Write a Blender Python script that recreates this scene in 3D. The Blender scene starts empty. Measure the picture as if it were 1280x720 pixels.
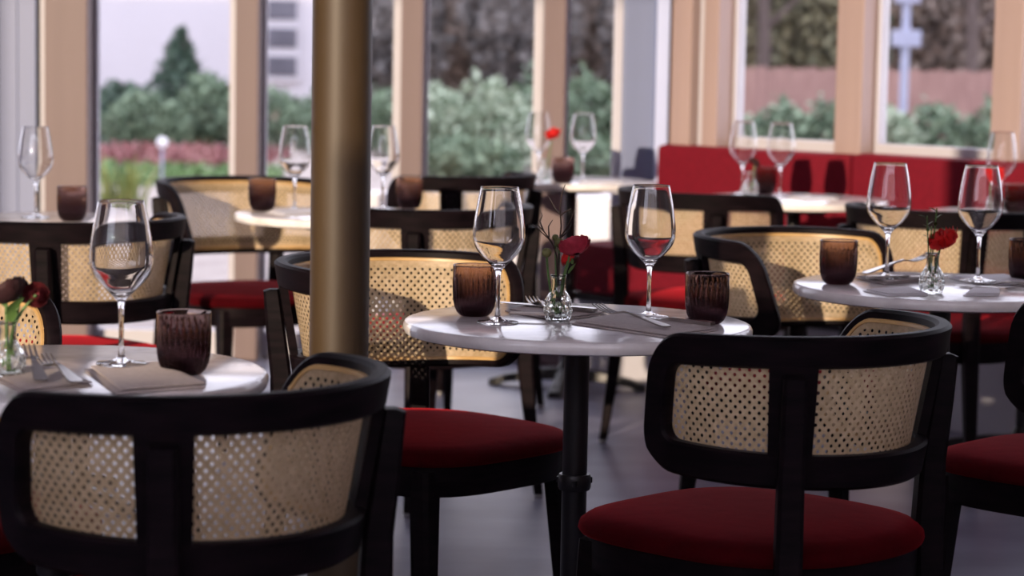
import bpy, bmesh, math, random
from mathutils import Vector, Matrix

# ------------------------------------------------------------------ camera, sky, sun, exposure
scene = bpy.context.scene
COL = scene.collection
PI = math.pi

F_PX = 1280 * 85 / 36
PITCH = math.atan((360 - 55) / F_PX)
ROLL = 0.018
cam_d = bpy.data.cameras.new('camera')
cam_d.lens = 85
cam_d.sensor_width = 36
cam_d.clip_end = 300
cam_d.dof.use_dof = True
cam_d.dof.focus_distance = 4.2
cam_d.dof.aperture_fstop = 4.5
cam = bpy.data.objects.new('camera', cam_d)
COL.objects.link(cam)
cam.matrix_world = (Matrix.Translation((0, 0, 1.23)) @ Matrix.Rotation(PI / 2 - PITCH, 4, 'X')
                    @ Matrix.Rotation(ROLL, 4, 'Z'))
scene.camera = cam

world = bpy.data.worlds.new('overcast_sky')
scene.world = world
world.use_nodes = True
bg = world.node_tree.nodes['Background']
bg.inputs['Color'].default_value = (0.86, 0.84, 1.0, 1)
bg.inputs['Strength'].default_value = 2.7

SUN_AZ = (0.37, 0.93)
SUN_EL = math.radians(12)
sun_d = bpy.data.lights.new('sun', 'SUN')
sun_d.energy = 4.4
sun_d.color = (1.0, 0.80, 0.58)
sun_d.angle = math.radians(0.6)
sun = bpy.data.objects.new('sun', sun_d)
COL.objects.link(sun)
sun.location = (-6, -12, 8)
sun.rotation_euler = Vector((SUN_AZ[0] * math.cos(SUN_EL), SUN_AZ[1] * math.cos(SUN_EL),
                             -math.sin(SUN_EL))).to_track_quat('-Z', 'Y').to_euler()

vs = scene.view_settings
vs.view_transform = 'Standard'
vs.look = 'None'
vs.gamma = 1
vs.exposure = 0.22
vs.use_curve_mapping = False
scene.cycles.max_bounces = 16
scene.cycles.transmission_bounces = 14
scene.cycles.glossy_bounces = 6
scene.cycles.diffuse_bounces = 5
scene.cycles.transparent_max_bounces = 24
scene.cycles.caustics_refractive = True
scene.cycles.caustics_reflective = False
scene.cycles.blur_glossy = 1.0
scene.cycles.sample_clamp_indirect = 5.0

# ------------------------------------------------------------------ materials
def new_mat(name):
    m = bpy.data.materials.new(name)
    m.use_nodes = True
    nt = m.node_tree
    b = nt.nodes['Principled BSDF']
    return m, nt, b

def ramp(nt, fac, c0, c1, p0=0.0, p1=1.0):
    r = nt.nodes.new('ShaderNodeValToRGB')
    r.color_ramp.elements[0].position = p0
    r.color_ramp.elements[1].position = p1
    r.color_ramp.elements[0].color = (*c0, 1)
    r.color_ramp.elements[1].color = (*c1, 1)
    nt.links.new(fac, r.inputs['Fac'])
    return r.outputs['Color']

def noise(nt, scale, detail=4, stretch=(1, 1, 1), coord='Object'):
    tc = nt.nodes.new('ShaderNodeTexCoord')
    mp = nt.nodes.new('ShaderNodeMapping')
    mp.inputs['Scale'].default_value = stretch
    n = nt.nodes.new('ShaderNodeTexNoise')
    n.inputs['Scale'].default_value = scale
    n.inputs['Detail'].default_value = detail
    nt.links.new(tc.outputs[coord], mp.inputs['Vector'])
    nt.links.new(mp.outputs['Vector'], n.inputs['Vector'])
    return n.outputs['Fac']

def simple(name, c0, c1=None, rough=0.5, metal=0.0, scale=8, stretch=(1, 1, 1), bump=0.0, spec=0.5, sheen=0.0, p=(0.3, 0.7), tint=None):
    m, nt, b = new_mat(name)
    b.inputs['Roughness'].default_value = rough
    b.inputs['Metallic'].default_value = metal
    b.inputs['Specular IOR Level'].default_value = spec
    if sheen:
        b.inputs['Sheen Weight'].default_value = sheen
        b.inputs['Sheen Roughness'].default_value = 0.4
        b.inputs['Sheen Tint'].default_value = (*tint, 1) if tint else (min(1, c0[0] * 2), min(1, c0[1] * 2), min(1, c0[2] * 2), 1)
    f = noise(nt, scale, 5, stretch)
    nt.links.new(ramp(nt, f, c0, c1 or c0, *p), b.inputs['Base Color'])
    if bump:
        bn = nt.nodes.new('ShaderNodeBump')
        bn.inputs['Strength'].default_value = bump
        bn.inputs['Distance'].default_value = 0.01
        nt.links.new(f, bn.inputs['Height'])
        nt.links.new(bn.outputs['Normal'], b.inputs['Normal'])
    return m

def foliage(name, c0, c1, rough=0.6):
    m, nt, b = new_mat(name)
    g = nt.nodes.new('ShaderNodeNewGeometry')
    nt.links.new(ramp(nt, g.outputs['Random Per Island'], c0, c1), b.inputs['Base Color'])
    b.inputs['Roughness'].default_value = rough
    b.inputs['Specular IOR Level'].default_value = 0.25
    return m

def glass(name, color, ior=1.5, rough=0.0, clear=0.0, grad=None):
    m = bpy.data.materials.new(name)
    m.use_nodes = True
    nt = m.node_tree
    nt.nodes.clear()
    out = nt.nodes.new('ShaderNodeOutputMaterial')
    g = nt.nodes.new('ShaderNodeBsdfGlass')
    g.inputs['Color'].default_value = (*color, 1)
    g.inputs['IOR'].default_value = ior
    g.inputs['Roughness'].default_value = rough
    if grad:
        tc = nt.nodes.new('ShaderNodeTexCoord')
        sp = nt.nodes.new('ShaderNodeSeparateXYZ')
        nt.links.new(tc.outputs['Generated'], sp.inputs[0])
        nt.links.new(ramp(nt, sp.outputs['Z'], grad[0], grad[1], 0.30, 0.95), g.inputs['Color'])
    if clear:
        t = nt.nodes.new('ShaderNodeBsdfTransparent')
        t.inputs['Color'].default_value = (*color, 1)
        mx = nt.nodes.new('ShaderNodeMixShader')
        mx.inputs['Fac'].default_value = clear
        nt.links.new(g.outputs[0], mx.inputs[1])
        nt.links.new(t.outputs[0], mx.inputs[2])
        nt.links.new(mx.outputs[0], out.inputs['Surface'])
    else:
        nt.links.new(g.outputs[0], out.inputs['Surface'])
    return m

def pane_glass(name, tint=(0.96, 0.97, 0.97)):
    m = bpy.data.materials.new(name)
    m.use_nodes = True
    nt = m.node_tree
    nt.nodes.clear()
    out = nt.nodes.new('ShaderNodeOutputMaterial')
    t = nt.nodes.new('ShaderNodeBsdfTransparent')
    t.inputs['Color'].default_value = (*tint, 1)
    g = nt.nodes.new('ShaderNodeBsdfGlossy')
    g.inputs['Roughness'].default_value = 0.02
    lw = nt.nodes.new('ShaderNodeLayerWeight')
    lw.inputs['Blend'].default_value = 0.5
    pw = nt.nodes.new('ShaderNodeMath')
    pw.operation = 'POWER'
    pw.inputs[1].default_value = 5.0
    ma = nt.nodes.new('ShaderNodeMath')
    ma.operation = 'MULTIPLY_ADD'
    ma.inputs[1].default_value = 0.9
    ma.inputs[2].default_value = 0.03
    nt.links.new(lw.outputs['Facing'], pw.inputs[0])
    nt.links.new(pw.outputs[0], ma.inputs[0])
    mx = nt.nodes.new('ShaderNodeMixShader')
    nt.links.new(ma.outputs[0], mx.inputs['Fac'])
    nt.links.new(t.outputs[0], mx.inputs[1])
    nt.links.new(g.outputs[0], mx.inputs[2])
    nt.links.new(mx.outputs[0], out.inputs['Surface'])
    return m

def cane_mat():
    m, nt, b = new_mat('woven_cane')
    f = noise(nt, 90, 3)
    col = ramp(nt, f, (0.55, 0.40, 0.23), (0.74, 0.57, 0.37), 0.3, 0.7)
    nt.links.new(col, b.inputs['Base Color'])
    b.inputs['Roughness'].default_value = 0.45
    tr = nt.nodes.new('ShaderNodeBsdfTranslucent')
    nt.links.new(col, tr.inputs['Color'])
    mx = nt.nodes.new('ShaderNodeMixShader')
    mx.inputs['Fac'].default_value = 0.42
    out = nt.nodes['Material Output']
    nt.links.new(b.outputs[0], mx.inputs[1])
    nt.links.new(tr.outputs[0], mx.inputs[2])
    nt.links.new(mx.outputs[0], out.inputs['Surface'])
    return m

def marble_mat():
    m, nt, b = new_mat('white_marble')
    f1 = noise(nt, 5, 8, (1, 1.6, 1))
    f2 = noise(nt, 22, 6)
    c = ramp(nt, f1, (0.68, 0.63, 0.62), (0.92, 0.88, 0.865), 0.38, 0.55)
    c2 = ramp(nt, f2, (0.86, 0.85, 0.85), (1, 1, 1), 0.3, 0.6)
    mm = nt.nodes.new('ShaderNodeMix')
    mm.data_type = 'RGBA'
    mm.blend_type = 'MULTIPLY'
    mm.inputs[0].default_value = 1
    nt.links.new(c, mm.inputs[6])
    nt.links.new(c2, mm.inputs[7])
    nt.links.new(mm.outputs[2], b.inputs['Base Color'])
    b.inputs['Roughness'].default_value = 0.13
    return m

M = {}
M['wood'] = simple('dark_stained_wood', (0.003, 0.002, 0.003), (0.011, 0.006, 0.008), 0.52, scale=14, stretch=(1, 1, 6), bump=0.05, spec=0.08)
M['trimwood'] = simple('honey_beech_bead', (0.45, 0.27, 0.10), (0.60, 0.38, 0.16), 0.4, scale=20)
M['cane'] = cane_mat()
M['velvet'] = simple('red_velvet', (0.034, 0.0008, 0.0022), (0.050, 0.0012, 0.003), 0.9, scale=30, bump=0.08, spec=0.04, sheen=0.33, tint=(0.85, 0.03, 0.05))
M['bench'] = simple('crimson_upholstery', (0.135, 0.004, 0.013), (0.17, 0.005, 0.016), 0.8, scale=40, bump=0.05, spec=0.2, sheen=0.25)
M['marble'] = marble_mat()
M['black'] = simple('black_painted_iron', (0.008, 0.007, 0.009), (0.014, 0.012, 0.014), 0.38, metal=0.3, scale=30)
M['chrome'] = simple('polished_steel', (0.42, 0.39, 0.37), (0.50, 0.47, 0.45), 0.22, metal=1.0, scale=30)
M['brass'] = simple('olive_gold_paint', (0.046, 0.027, 0.0105), (0.060, 0.036, 0.0145), 0.5, metal=0.0, scale=3, stretch=(8, 8, 0.6), bump=0.02)
M['clear'] = glass('clear_crystal', (0.985, 0.985, 0.985), 1.5)
M['amber'] = glass('smoked_plum_glass', (0.62, 0.40, 0.35), 1.5, grad=((0.43, 0.335, 0.355), (0.86, 0.765, 0.73)))
M['vase'] = glass('cut_crystal', (0.97, 0.98, 0.97), 1.45, rough=0.03)
M['pane'] = pane_glass('window_glass')
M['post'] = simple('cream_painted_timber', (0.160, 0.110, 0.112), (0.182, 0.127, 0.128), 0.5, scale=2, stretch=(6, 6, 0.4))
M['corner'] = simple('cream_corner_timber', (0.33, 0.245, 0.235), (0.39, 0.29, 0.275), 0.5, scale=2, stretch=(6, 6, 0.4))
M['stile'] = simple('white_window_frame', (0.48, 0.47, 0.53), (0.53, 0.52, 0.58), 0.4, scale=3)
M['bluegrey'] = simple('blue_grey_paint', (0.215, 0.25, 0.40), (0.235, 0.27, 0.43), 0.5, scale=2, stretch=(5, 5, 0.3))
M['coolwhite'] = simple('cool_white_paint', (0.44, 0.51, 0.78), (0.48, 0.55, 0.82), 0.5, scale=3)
M['shadeblue'] = simple('shaded_blue_grey_paint', (0.145, 0.18, 0.31), (0.165, 0.20, 0.34), 0.5, scale=2, stretch=(5, 5, 0.3))  # blue-grey of the corner post, darkened to carry the shade on it
M['wallwhite'] = simple('white_wall_paint', (0.74, 0.70, 0.70), (0.80, 0.76, 0.76), 0.7, scale=3)
M['darkwall'] = simple('dark_taupe_plaster', (0.46, 0.41, 0.41), (0.52, 0.46, 0.46), 0.8, scale=2)
M['pavement'] = simple('street_paving', (0.35, 0.33, 0.32), (0.45, 0.43, 0.42), 0.8, scale=2)
M['wallwarm'] = simple('warm_plaster', (0.66, 0.60, 0.59), (0.72, 0.66, 0.65), 0.8, scale=2)
M['ceil'] = simple('ceiling_plaster', (0.76, 0.72, 0.72), (0.82, 0.78, 0.78), 0.8, scale=2)
M['napkin'] = simple('taupe_linen', (0.40, 0.34, 0.33), (0.48, 0.415, 0.40), 0.85, scale=120, bump=0.15, sheen=0.1)
M['card'] = simple('pale_card', (0.62, 0.52, 0.46), (0.68, 0.58, 0.52), 0.6, scale=20)
M['whitecloth'] = simple('white_linen', (0.78, 0.76, 0.80), (0.84, 0.82, 0.85), 0.8, scale=80, bump=0.1)
M['stem'] = simple('flower_stem_green', (0.06, 0.14, 0.03), (0.11, 0.20, 0.05), 0.5, scale=30)
M['bud'] = simple('olive_bud', (0.12, 0.13, 0.04), (0.20, 0.19, 0.07), 0.6, scale=40)
M['twig'] = simple('dark_twig_bark', (0.025, 0.014, 0.012), (0.05, 0.03, 0.025), 0.7, scale=40)
M['crimson'] = simple('dark_crimson_petals', (0.30, 0.010, 0.030), (0.50, 0.025, 0.060), 0.6, scale=60)
M['scarlet'] = simple('scarlet_petals', (0.62, 0.010, 0.012), (0.78, 0.020, 0.018), 0.6, scale=60)
M['wine'] = simple('dark_wine_petals', (0.09, 0.006, 0.012), (0.15, 0.010, 0.018), 0.7, scale=60)
M['maroon'] = simple('wilted_maroon_petals', (0.018, 0.004, 0.005), (0.040, 0.006, 0.008), 0.7, scale=60)

def floor_mat():
    m, nt, b = new_mat('polished_grey_screed')
    f1 = noise(nt, 2.2, 6, (1, 2.2, 1))
    f2 = noise(nt, 18, 5, (1, 3, 1))
    c = ramp(nt, f1, (0.128, 0.126, 0.182), (0.205, 0.202, 0.278), 0.35, 0.65)
    c2 = ramp(nt, f2, (0.82, 0.82, 0.84), (1, 1, 1), 0.3, 0.7)
    mm = nt.nodes.new('ShaderNodeMix')
    mm.data_type = 'RGBA'
    mm.blend_type = 'MULTIPLY'
    mm.inputs[0].default_value = 1
    nt.links.new(c, mm.inputs[6])
    nt.links.new(c2, mm.inputs[7])
    nt.links.new(mm.outputs[2], b.inputs['Base Color'])
    nt.links.new(ramp(nt, f2, (0.30,) * 3, (0.44,) * 3), b.inputs['Roughness'])
    return m
M['floor'] = floor_mat()

# ------------------------------------------------------------------ mesh helpers
class MB:
    def __init__(s):
        s.v, s.f = [], []
    def add(s, v, f):
        n = len(s.v)
        s.v += [tuple(p) for p in v]
        s.f += [tuple(i + n for i in q) for q in f]
        return s
    def box(s, c, d, rz=0.0):
        x, y, z = d[0] / 2, d[1] / 2, d[2] / 2
        cs, sn = math.cos(rz), math.sin(rz)
        v = []
        for k in (-z, z):
            for a, b in ((-x, -y), (x, -y), (x, y), (-x, y)):
                v.append((c[0] + a * cs - b * sn, c[1] + a * sn + b * cs, c[2] + k))
        return s.add(v, [(3, 2, 1, 0), (4, 5, 6, 7), (0, 1, 5, 4), (1, 2, 6, 5), (2, 3, 7, 6), (3, 0, 4, 7)])
    def lathe(s, prof, n=32, c=(0, 0, 0), rf=None, closed=False):
        v, f = [], []
        for i, (r, z) in enumerate(prof):
            for k in range(n):
                a = 2 * PI * k / n
                rr = rf(r, z, a, i) if rf else r
                v.append((c[0] + rr * math.cos(a), c[1] + rr * math.sin(a), c[2] + z))
        m = len(prof)
        for i in range(m if closed else m - 1):
            j = (i + 1) % m
            for k in range(n):
                l = (k + 1) % n
                f.append((i * n + k, i * n + l, j * n + l, j * n + k))
        return s.add(v, f)
    def tube(s, pts, rad, n=8, cap=True):
        pts = [Vector(p) for p in pts]
        if not isinstance(rad, (list, tuple)):
            rad = [rad] * len(pts)
        v, f = [], []
        up = None
        for i, p in enumerate(pts):
            t = (pts[min(i + 1, len(pts) - 1)] - pts[max(i - 1, 0)]).normalized()
            if up is None:
                up = Vector((0, 0, 1)) if abs(t.z) < 0.9 else Vector((1, 0, 0))
            a = t.cross(up).normalized()
            up = a.cross(t).normalized()
            for k in range(n):
                th = 2 * PI * k / n
                v.append(p + (a * math.cos(th) + up * math.sin(th)) * rad[i])
        for i in range(len(pts) - 1):
            for k in range(n):
                l = (k + 1) % n
                f.append((i * n + k, i * n + l, (i + 1) * n + l, (i + 1) * n + k))
        if cap:
            f.append(tuple(range(n - 1, -1, -1)))
            f.append(tuple((len(pts) - 1) * n + k for k in range(n)))
        return s.add(v, f)
    def rings(s, rings, cap0=True, cap1=True):
        n = len(rings[0])
        v = [p for r in rings for p in r]
        f = []
        for i in range(len(rings) - 1):
            for k in range(n):
                l = (k + 1) % n
                f.append((i * n + k, i * n + l, (i + 1) * n + l, (i + 1) * n + k))
        if cap0:
            f.append(tuple(range(n - 1, -1, -1)))
        if cap1:
            f.append(tuple((len(rings) - 1) * n + k for k in range(n)))
        return s.add(v, f)
    def mesh(s, name, mat, smooth=None, bevel=0):
        me = bpy.data.meshes.new(name)
        me.from_pydata(s.v, [], s.f)
        bm = bmesh.new()
        bm.from_mesh(me)
        if bevel:
            bmesh.ops.bevel(bm, geom=list(bm.edges), offset=bevel, segments=2, affect='EDGES', profile=0.6)
        bmesh.ops.recalc_face_normals(bm, faces=bm.faces)
        bm.to_mesh(me)
        bm.free()
        me.materials.append(mat)
        if smooth is not None:
            me.polygons.foreach_set('use_smooth', [True] * len(me.polygons))
            if smooth < 179:
                me.set_sharp_from_angle(angle=math.radians(smooth))
        me.update()
        return me
    def obj(s, name, mat, parent=None, smooth=None, bevel=0, loc=None, rot=None):
        return put(name, s.mesh(name, mat, smooth, bevel), parent, loc, rot)

def put(name, me, parent=None, loc=None, rot=None):
    o = bpy.data.objects.new(name, me)
    COL.objects.link(o)
    if parent:
        o.parent = parent
    if loc:
        o.location = loc
    if rot:
        o.rotation_euler = rot
    return o

def tag(o, label, cat, group=None, kind=None):
    o['label'] = label
    o['category'] = cat
    if group:
        o['group'] = group
    if kind:
        o['kind'] = kind
    return o

def struct(o, label=None, cat=None):
    o['kind'] = 'structure'
    if label:
        o['label'] = label
    if cat:
        o['category'] = cat
    return o

def empty(name, loc=(0, 0, 0), rz=0.0):
    o = bpy.data.objects.new(name, None)
    o.empty_display_size = 0.1
    COL.objects.link(o)
    o.location = loc
    o.rotation_euler = (0, 0, rz)
    return o

def dup(src, loc, rz=0.0):
    r = src.copy()
    COL.objects.link(r)
    r.location = loc
    r.rotation_euler = (0, 0, rz)
    for ch in list(src.children):
        c = ch.copy()
        COL.objects.link(c)
        c.parent = r
        for g in list(ch.children):
            d = g.copy()
            COL.objects.link(d)
            d.parent = c
    return r

# ------------------------------------------------------------------ the room shell
YF = 9.35                     # inner line of the far glazing
C0 = (0.60, 9.35)             # where the far glazing meets the slanted glazing
E45 = (0.7071, -0.7071)       # along the slanted glazing, left to right
N45 = (-0.7071, -0.7071)      # into the room
RX, LX, BY = 3.3, -6.4, -1.5
RT = (RX - C0[0]) / E45[0]    # length of the slanted glazing
RY = C0[1] + E45[1] * RT
CEIL = 4.0

def r45(t, n=0.0):
    return (C0[0] + E45[0] * t + N45[0] * n, C0[1] + E45[1] * t + N45[1] * n)

fb = MB()
fo = [(LX, BY), (RX, BY), (RX, RY), (C0[0], C0[1]), (LX, YF)]
fb.rings([[(x, y, -0.06) for x, y in fo], [(x, y, 0.0) for x, y in fo]])
struct(fb.obj('floor', M['floor']), 'grey screed floor of the dining room', 'floor')
cb = MB()
cb.rings([[(x, y, CEIL) for x, y in fo], [(x, y, CEIL + 0.15) for x, y in fo]])
struct(cb.obj('ceiling', M['ceil']), 'ceiling above the dining room', 'ceiling')
# unseen blocks added above and beside the room to shade the garden
ub = MB()
ub.box((-9, 4.0, 7.2), (38, 10.8, 6.0))
ub.box((-17.2, 4.0, 2.1), (21.4, 10.8, 4.3))
struct(ub.obj('garden_shade_block', M['wallwhite']), 'unseen added blocks above and beside the room that shade the garden', 'wall')
struct(MB().box((LX - 0.06, (BY + YF) / 2, CEIL / 2), (0.12, YF - BY, CEIL)).obj('wall_left', M['darkwall']), 'left side wall', 'wall')
struct(MB().box((RX + 0.06, (BY + RY) / 2, CEIL / 2), (0.12, RY - BY + 0.1, CEIL)).obj('wall_right', M['darkwall']), 'right side wall', 'wall')
# back wall behind the camera with the big low-sun window on its left
WX0, WX1, WX2, SILL, BSILL = -6.36, -2.33, -1.95, 1.86, 1.30
bw = MB()
bw.box(((WX1 + WX2) / 2, BY - 0.06, 1.125), (WX2 - WX1, 0.12, 2.25))
bw.box(((WX0 + WX1) / 2, BY - 0.06, SILL / 2), (WX1 - WX0, 0.12, SILL))
bw.box(((LX + RX) / 2, BY - 0.06, CEIL - 0.04), (RX - LX, 0.12, 0.08))
bw.box(((LX + WX0) / 2, BY - 0.06, CEIL / 2 - 0.04), (WX0 - LX, 0.12, CEIL - 0.08))
bw.box(((WX2 + RX) / 2, BY - 0.06, BSILL / 2), (RX - WX2, 0.12, BSILL))
for x in (-1.88, -0.62, 0.66, 1.94, 3.23):
    bw.box((x, BY - 0.06, (CEIL + BSILL) / 2 - 0.04), (0.13, 0.12, CEIL - BSILL - 0.08))
struct(bw.obj('wall_back', M['wallwarm']), 'wall behind the camera with a tall window', 'wall')

# unseen block added behind the camera: it keeps the low sun off the right of the room
ob = MB()
ob.box((3.2, -11.0, 2.7), (15.4, 6.0, 5.6))
struct(ob.obj('low_sun_block', M['wallwhite']), 'unseen block added behind the camera against the low sun', 'sun blocker')
struct(MB().box((0, -20, -0.10), (80, 37, 0.06)).obj('floor_street', M['pavement']), 'street outside behind the camera', 'paving')
WIN = [0]
def window(p0, p1, z0, z1, base_z=0.0, stile_w=0.035, label='', low_panel=None, depth=0.05, mid=None):
    """one glazed bay between plan points p0 and p1: stiles, rails and pane"""
    WIN[0] += 1
    a, b = Vector((p0[0], p0[1], 0)), Vector((p1[0], p1[1], 0))
    L = (b - a).length
    ang = math.atan2(b.y - a.y, b.x - a.x)
    w = empty('window_%d' % WIN[0], (a.x, a.y, 0), ang)
    struct(w, label, 'window')
    MB().box((0.007, 0, (z0 + z1) / 2), (0.014, depth, z1 - z0)).obj('stile', M['stile'], w, bevel=0.002)
    MB().box((L - stile_w / 2, 0, (z0 + z1) / 2), (stile_w, depth, z1 - z0)).obj('stile', M['stile'], w, bevel=0.004)
    MB().box(((L + 0.014 - stile_w) / 2, 0, z0 + 0.05), (L - 0.014 - stile_w, depth, 0.10)).obj('bottom_rail', M['stile'], w, bevel=0.004)
    MB().box(((L + 0.014 - stile_w) / 2, 0, z1 - 0.05), (L - 0.014 - stile_w, depth, 0.10)).obj('top_rail', M['stile'], w, bevel=0.004)
    MB().box(((L + 0.014 - stile_w) / 2, 0, (z0 + z1) / 2), (L - 0.014 - stile_w, 0.006, z1 - z0 - 0.2)).obj('pane', M['pane'], w)
    return w

TR = [0]
def post(p, wx, wy, z0, z1, mat, rz=0.0, label='timber post between window bays'):
    TR[0] += 1
    o = MB().box((0, 0, (z0 + z1) / 2), (wx, wy, z1 - z0)).obj('trim_%d' % TR[0], mat, None, bevel=0.006, loc=(p[0], p[1], 0), rot=(0, 0, rz))
    return struct(o, label, 'post')

ZT = 3.6
hb = MB()
hb.box(((LX + C0[0]) / 2, YF + 0.02, (ZT + CEIL) / 2), (C0[0] - LX, 0.16, CEIL - ZT))
hc = ((C0[0] + RX) / 2 , (C0[1] + RY) / 2)
hb.box((hc[0], hc[1], (ZT + CEIL) / 2), (RT, 0.16, CEIL - ZT), -PI / 4)
struct(hb.obj('wall_header', M['wallwarm']), 'wall above the window bays', 'wall')
# blue-grey tongue-and-groove door at the far left
dr = struct(empty('door_1', (-2.6, YF, 0)), 'blue-grey boarded door at the far left', 'door')
for i in range(11):
    MB().box((i * 0.072 + 0.036 - 0.04, 0.02, 1.12), (0.0705, 0.04, 2.24)).obj('board', M['bluegrey'], dr, bevel=0.003)
MB().box((0.36, 0.045, 1.17), (0.80, 0.02, 2.34)).obj('door_backing', M['bluegrey'], dr)
MB().box((0.36, 0.02, 2.92), (0.80, 0.06, 1.36)).obj('door_head', M['bluegrey'], dr)
MB().box((0.768, 0.03, ZT / 2), (0.014, 0.05, ZT)).obj('shadow_gap', M['black'], dr)
for i, x in enumerate((-6.0, -5.1, -4.2, -3.3)):
    window((x, YF), (x + 0.8, YF), 0.0, ZT, label='full height window bay left of the door')
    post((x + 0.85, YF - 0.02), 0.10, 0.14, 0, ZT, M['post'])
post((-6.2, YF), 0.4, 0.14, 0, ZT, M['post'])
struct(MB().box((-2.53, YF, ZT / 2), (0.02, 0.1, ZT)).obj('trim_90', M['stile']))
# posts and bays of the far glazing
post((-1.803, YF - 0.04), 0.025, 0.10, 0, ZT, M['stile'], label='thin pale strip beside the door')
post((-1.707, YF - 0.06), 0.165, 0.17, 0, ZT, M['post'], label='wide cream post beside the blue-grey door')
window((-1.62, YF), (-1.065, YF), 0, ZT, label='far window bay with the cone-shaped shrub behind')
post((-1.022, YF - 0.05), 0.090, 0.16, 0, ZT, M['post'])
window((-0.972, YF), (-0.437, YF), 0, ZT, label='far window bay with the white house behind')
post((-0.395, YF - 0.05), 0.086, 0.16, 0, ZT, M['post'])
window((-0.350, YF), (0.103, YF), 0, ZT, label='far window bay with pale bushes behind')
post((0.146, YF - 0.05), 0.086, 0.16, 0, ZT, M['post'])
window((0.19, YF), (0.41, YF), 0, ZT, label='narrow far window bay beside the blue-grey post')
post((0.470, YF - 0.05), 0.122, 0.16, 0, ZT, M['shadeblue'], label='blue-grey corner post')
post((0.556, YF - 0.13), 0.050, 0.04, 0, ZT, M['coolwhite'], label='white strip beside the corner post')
# corner posts of the slanted glazing
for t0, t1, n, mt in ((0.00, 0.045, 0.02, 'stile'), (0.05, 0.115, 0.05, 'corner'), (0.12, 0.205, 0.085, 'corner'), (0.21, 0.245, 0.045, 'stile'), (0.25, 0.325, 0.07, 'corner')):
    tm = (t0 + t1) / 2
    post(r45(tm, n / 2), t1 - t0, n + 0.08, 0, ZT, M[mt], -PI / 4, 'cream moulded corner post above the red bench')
t = 0.33
k = 0
while t < RT - 0.1:
    t1 = min(t + 0.53, RT)
    window(r45(t), r45(t1), 0.80, ZT, label='slanted window bay above the red bench', stile_w=0.022)
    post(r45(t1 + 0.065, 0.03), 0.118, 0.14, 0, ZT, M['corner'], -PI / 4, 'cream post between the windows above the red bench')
    t += 0.66
wl = MB()
c = r45(RT / 2, -0.02)
wl.box((c[0], c[1], 0.4), (RT, 0.10, 0.80), -PI / 4)
struct(wl.obj('wall_bench', M['wallwhite']), 'low wall behind the red bench', 'wall')

# ------------------------------------------------------------------ round brass-coloured column
pl = empty('column', (-0.268, 3.74, 0))
tag(pl, 'round olive gold column standing in front of the cane chair', 'column')
MB().lathe([(0.046, 0.0), (0.0465, 1.6), (0.046, CEIL)], 40).obj('shaft', M['brass'], pl, smooth=60)
MB().lathe([(0.075, 0), (0.075, 0.012), (0.05, 0.02), (0.046, 0.03)], 40).obj('foot_plate', M['brass'], pl, smooth=40)

# ------------------------------------------------------------------ armchair
R0, ZTOP, TAPER = 0.268, 0.80, 0.17
def mp(s, z, off=0.0):
    r = R0 - (ZTOP - z) * TAPER + off
    t = s / R0
    return (r * math.sin(t), -r * math.cos(t), z)

SO = 0.515
def ztop(s): return ZTOP - 0.006 * (abs(s) / SO) ** 3
def zbot(s): return 0.556 + 0.018 * (abs(s) / SO) ** 2

def slant(s, z):
    u = max(0.0, (abs(s) - 0.24) / (SO - 0.24))
    return math.copysign(0.058 * u * (z - 0.60) / 0.19, s)
def outline(S, dt, db, rt, rb, nt=36, nc=8):
    zt = lambda s: ztop(s) - dt
    zb = lambda s: zbot(s) + db
    P = []
    for i in range(nt + 1):
        s = -(S - rt) + 2 * (S - rt) * i / nt
        P.append((s, zt(s)))
    z0 = zt(S - rt)
    for i in range(1, nc):
        a = PI / 2 * i / nc
        P.append((S - rt + rt * math.sin(a), z0 - rt + rt * math.cos(a)))
    zb0 = zb(S - rb)
    for i in range(4):
        z = (z0 - rt) + (zb0 + rb - z0 + rt) * i / 3
        P.append((S, z))
    for i in range(1, nc):
        a = PI / 2 * i / nc
        P.append((S - rb + rb * math.cos(a), zb0 + rb - rb * math.sin(a)))
    for i in range(nt + 1):
        s = (S - rb) - 2 * (S - rb) * i / nt
        P.append((s, zb(s)))
    for i in range(1, nc):
        a = PI / 2 * i / nc
        P.append((-(S - rb) - rb * math.sin(a), zb0 + rb - rb * math.cos(a)))
    for i in range(4):
        z = (zb0 + rb) + (z0 - rt - zb0 - rb) * i / 3
        P.append((-S, z))
    for i in range(1, nc):
        a = PI / 2 * i / nc
        P.append((-(S - rt) - rt * math.cos(a), z0 - rt + rt * math.sin(a)))
    return [(s - slant(s, z), z) for s, z in P]

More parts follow.
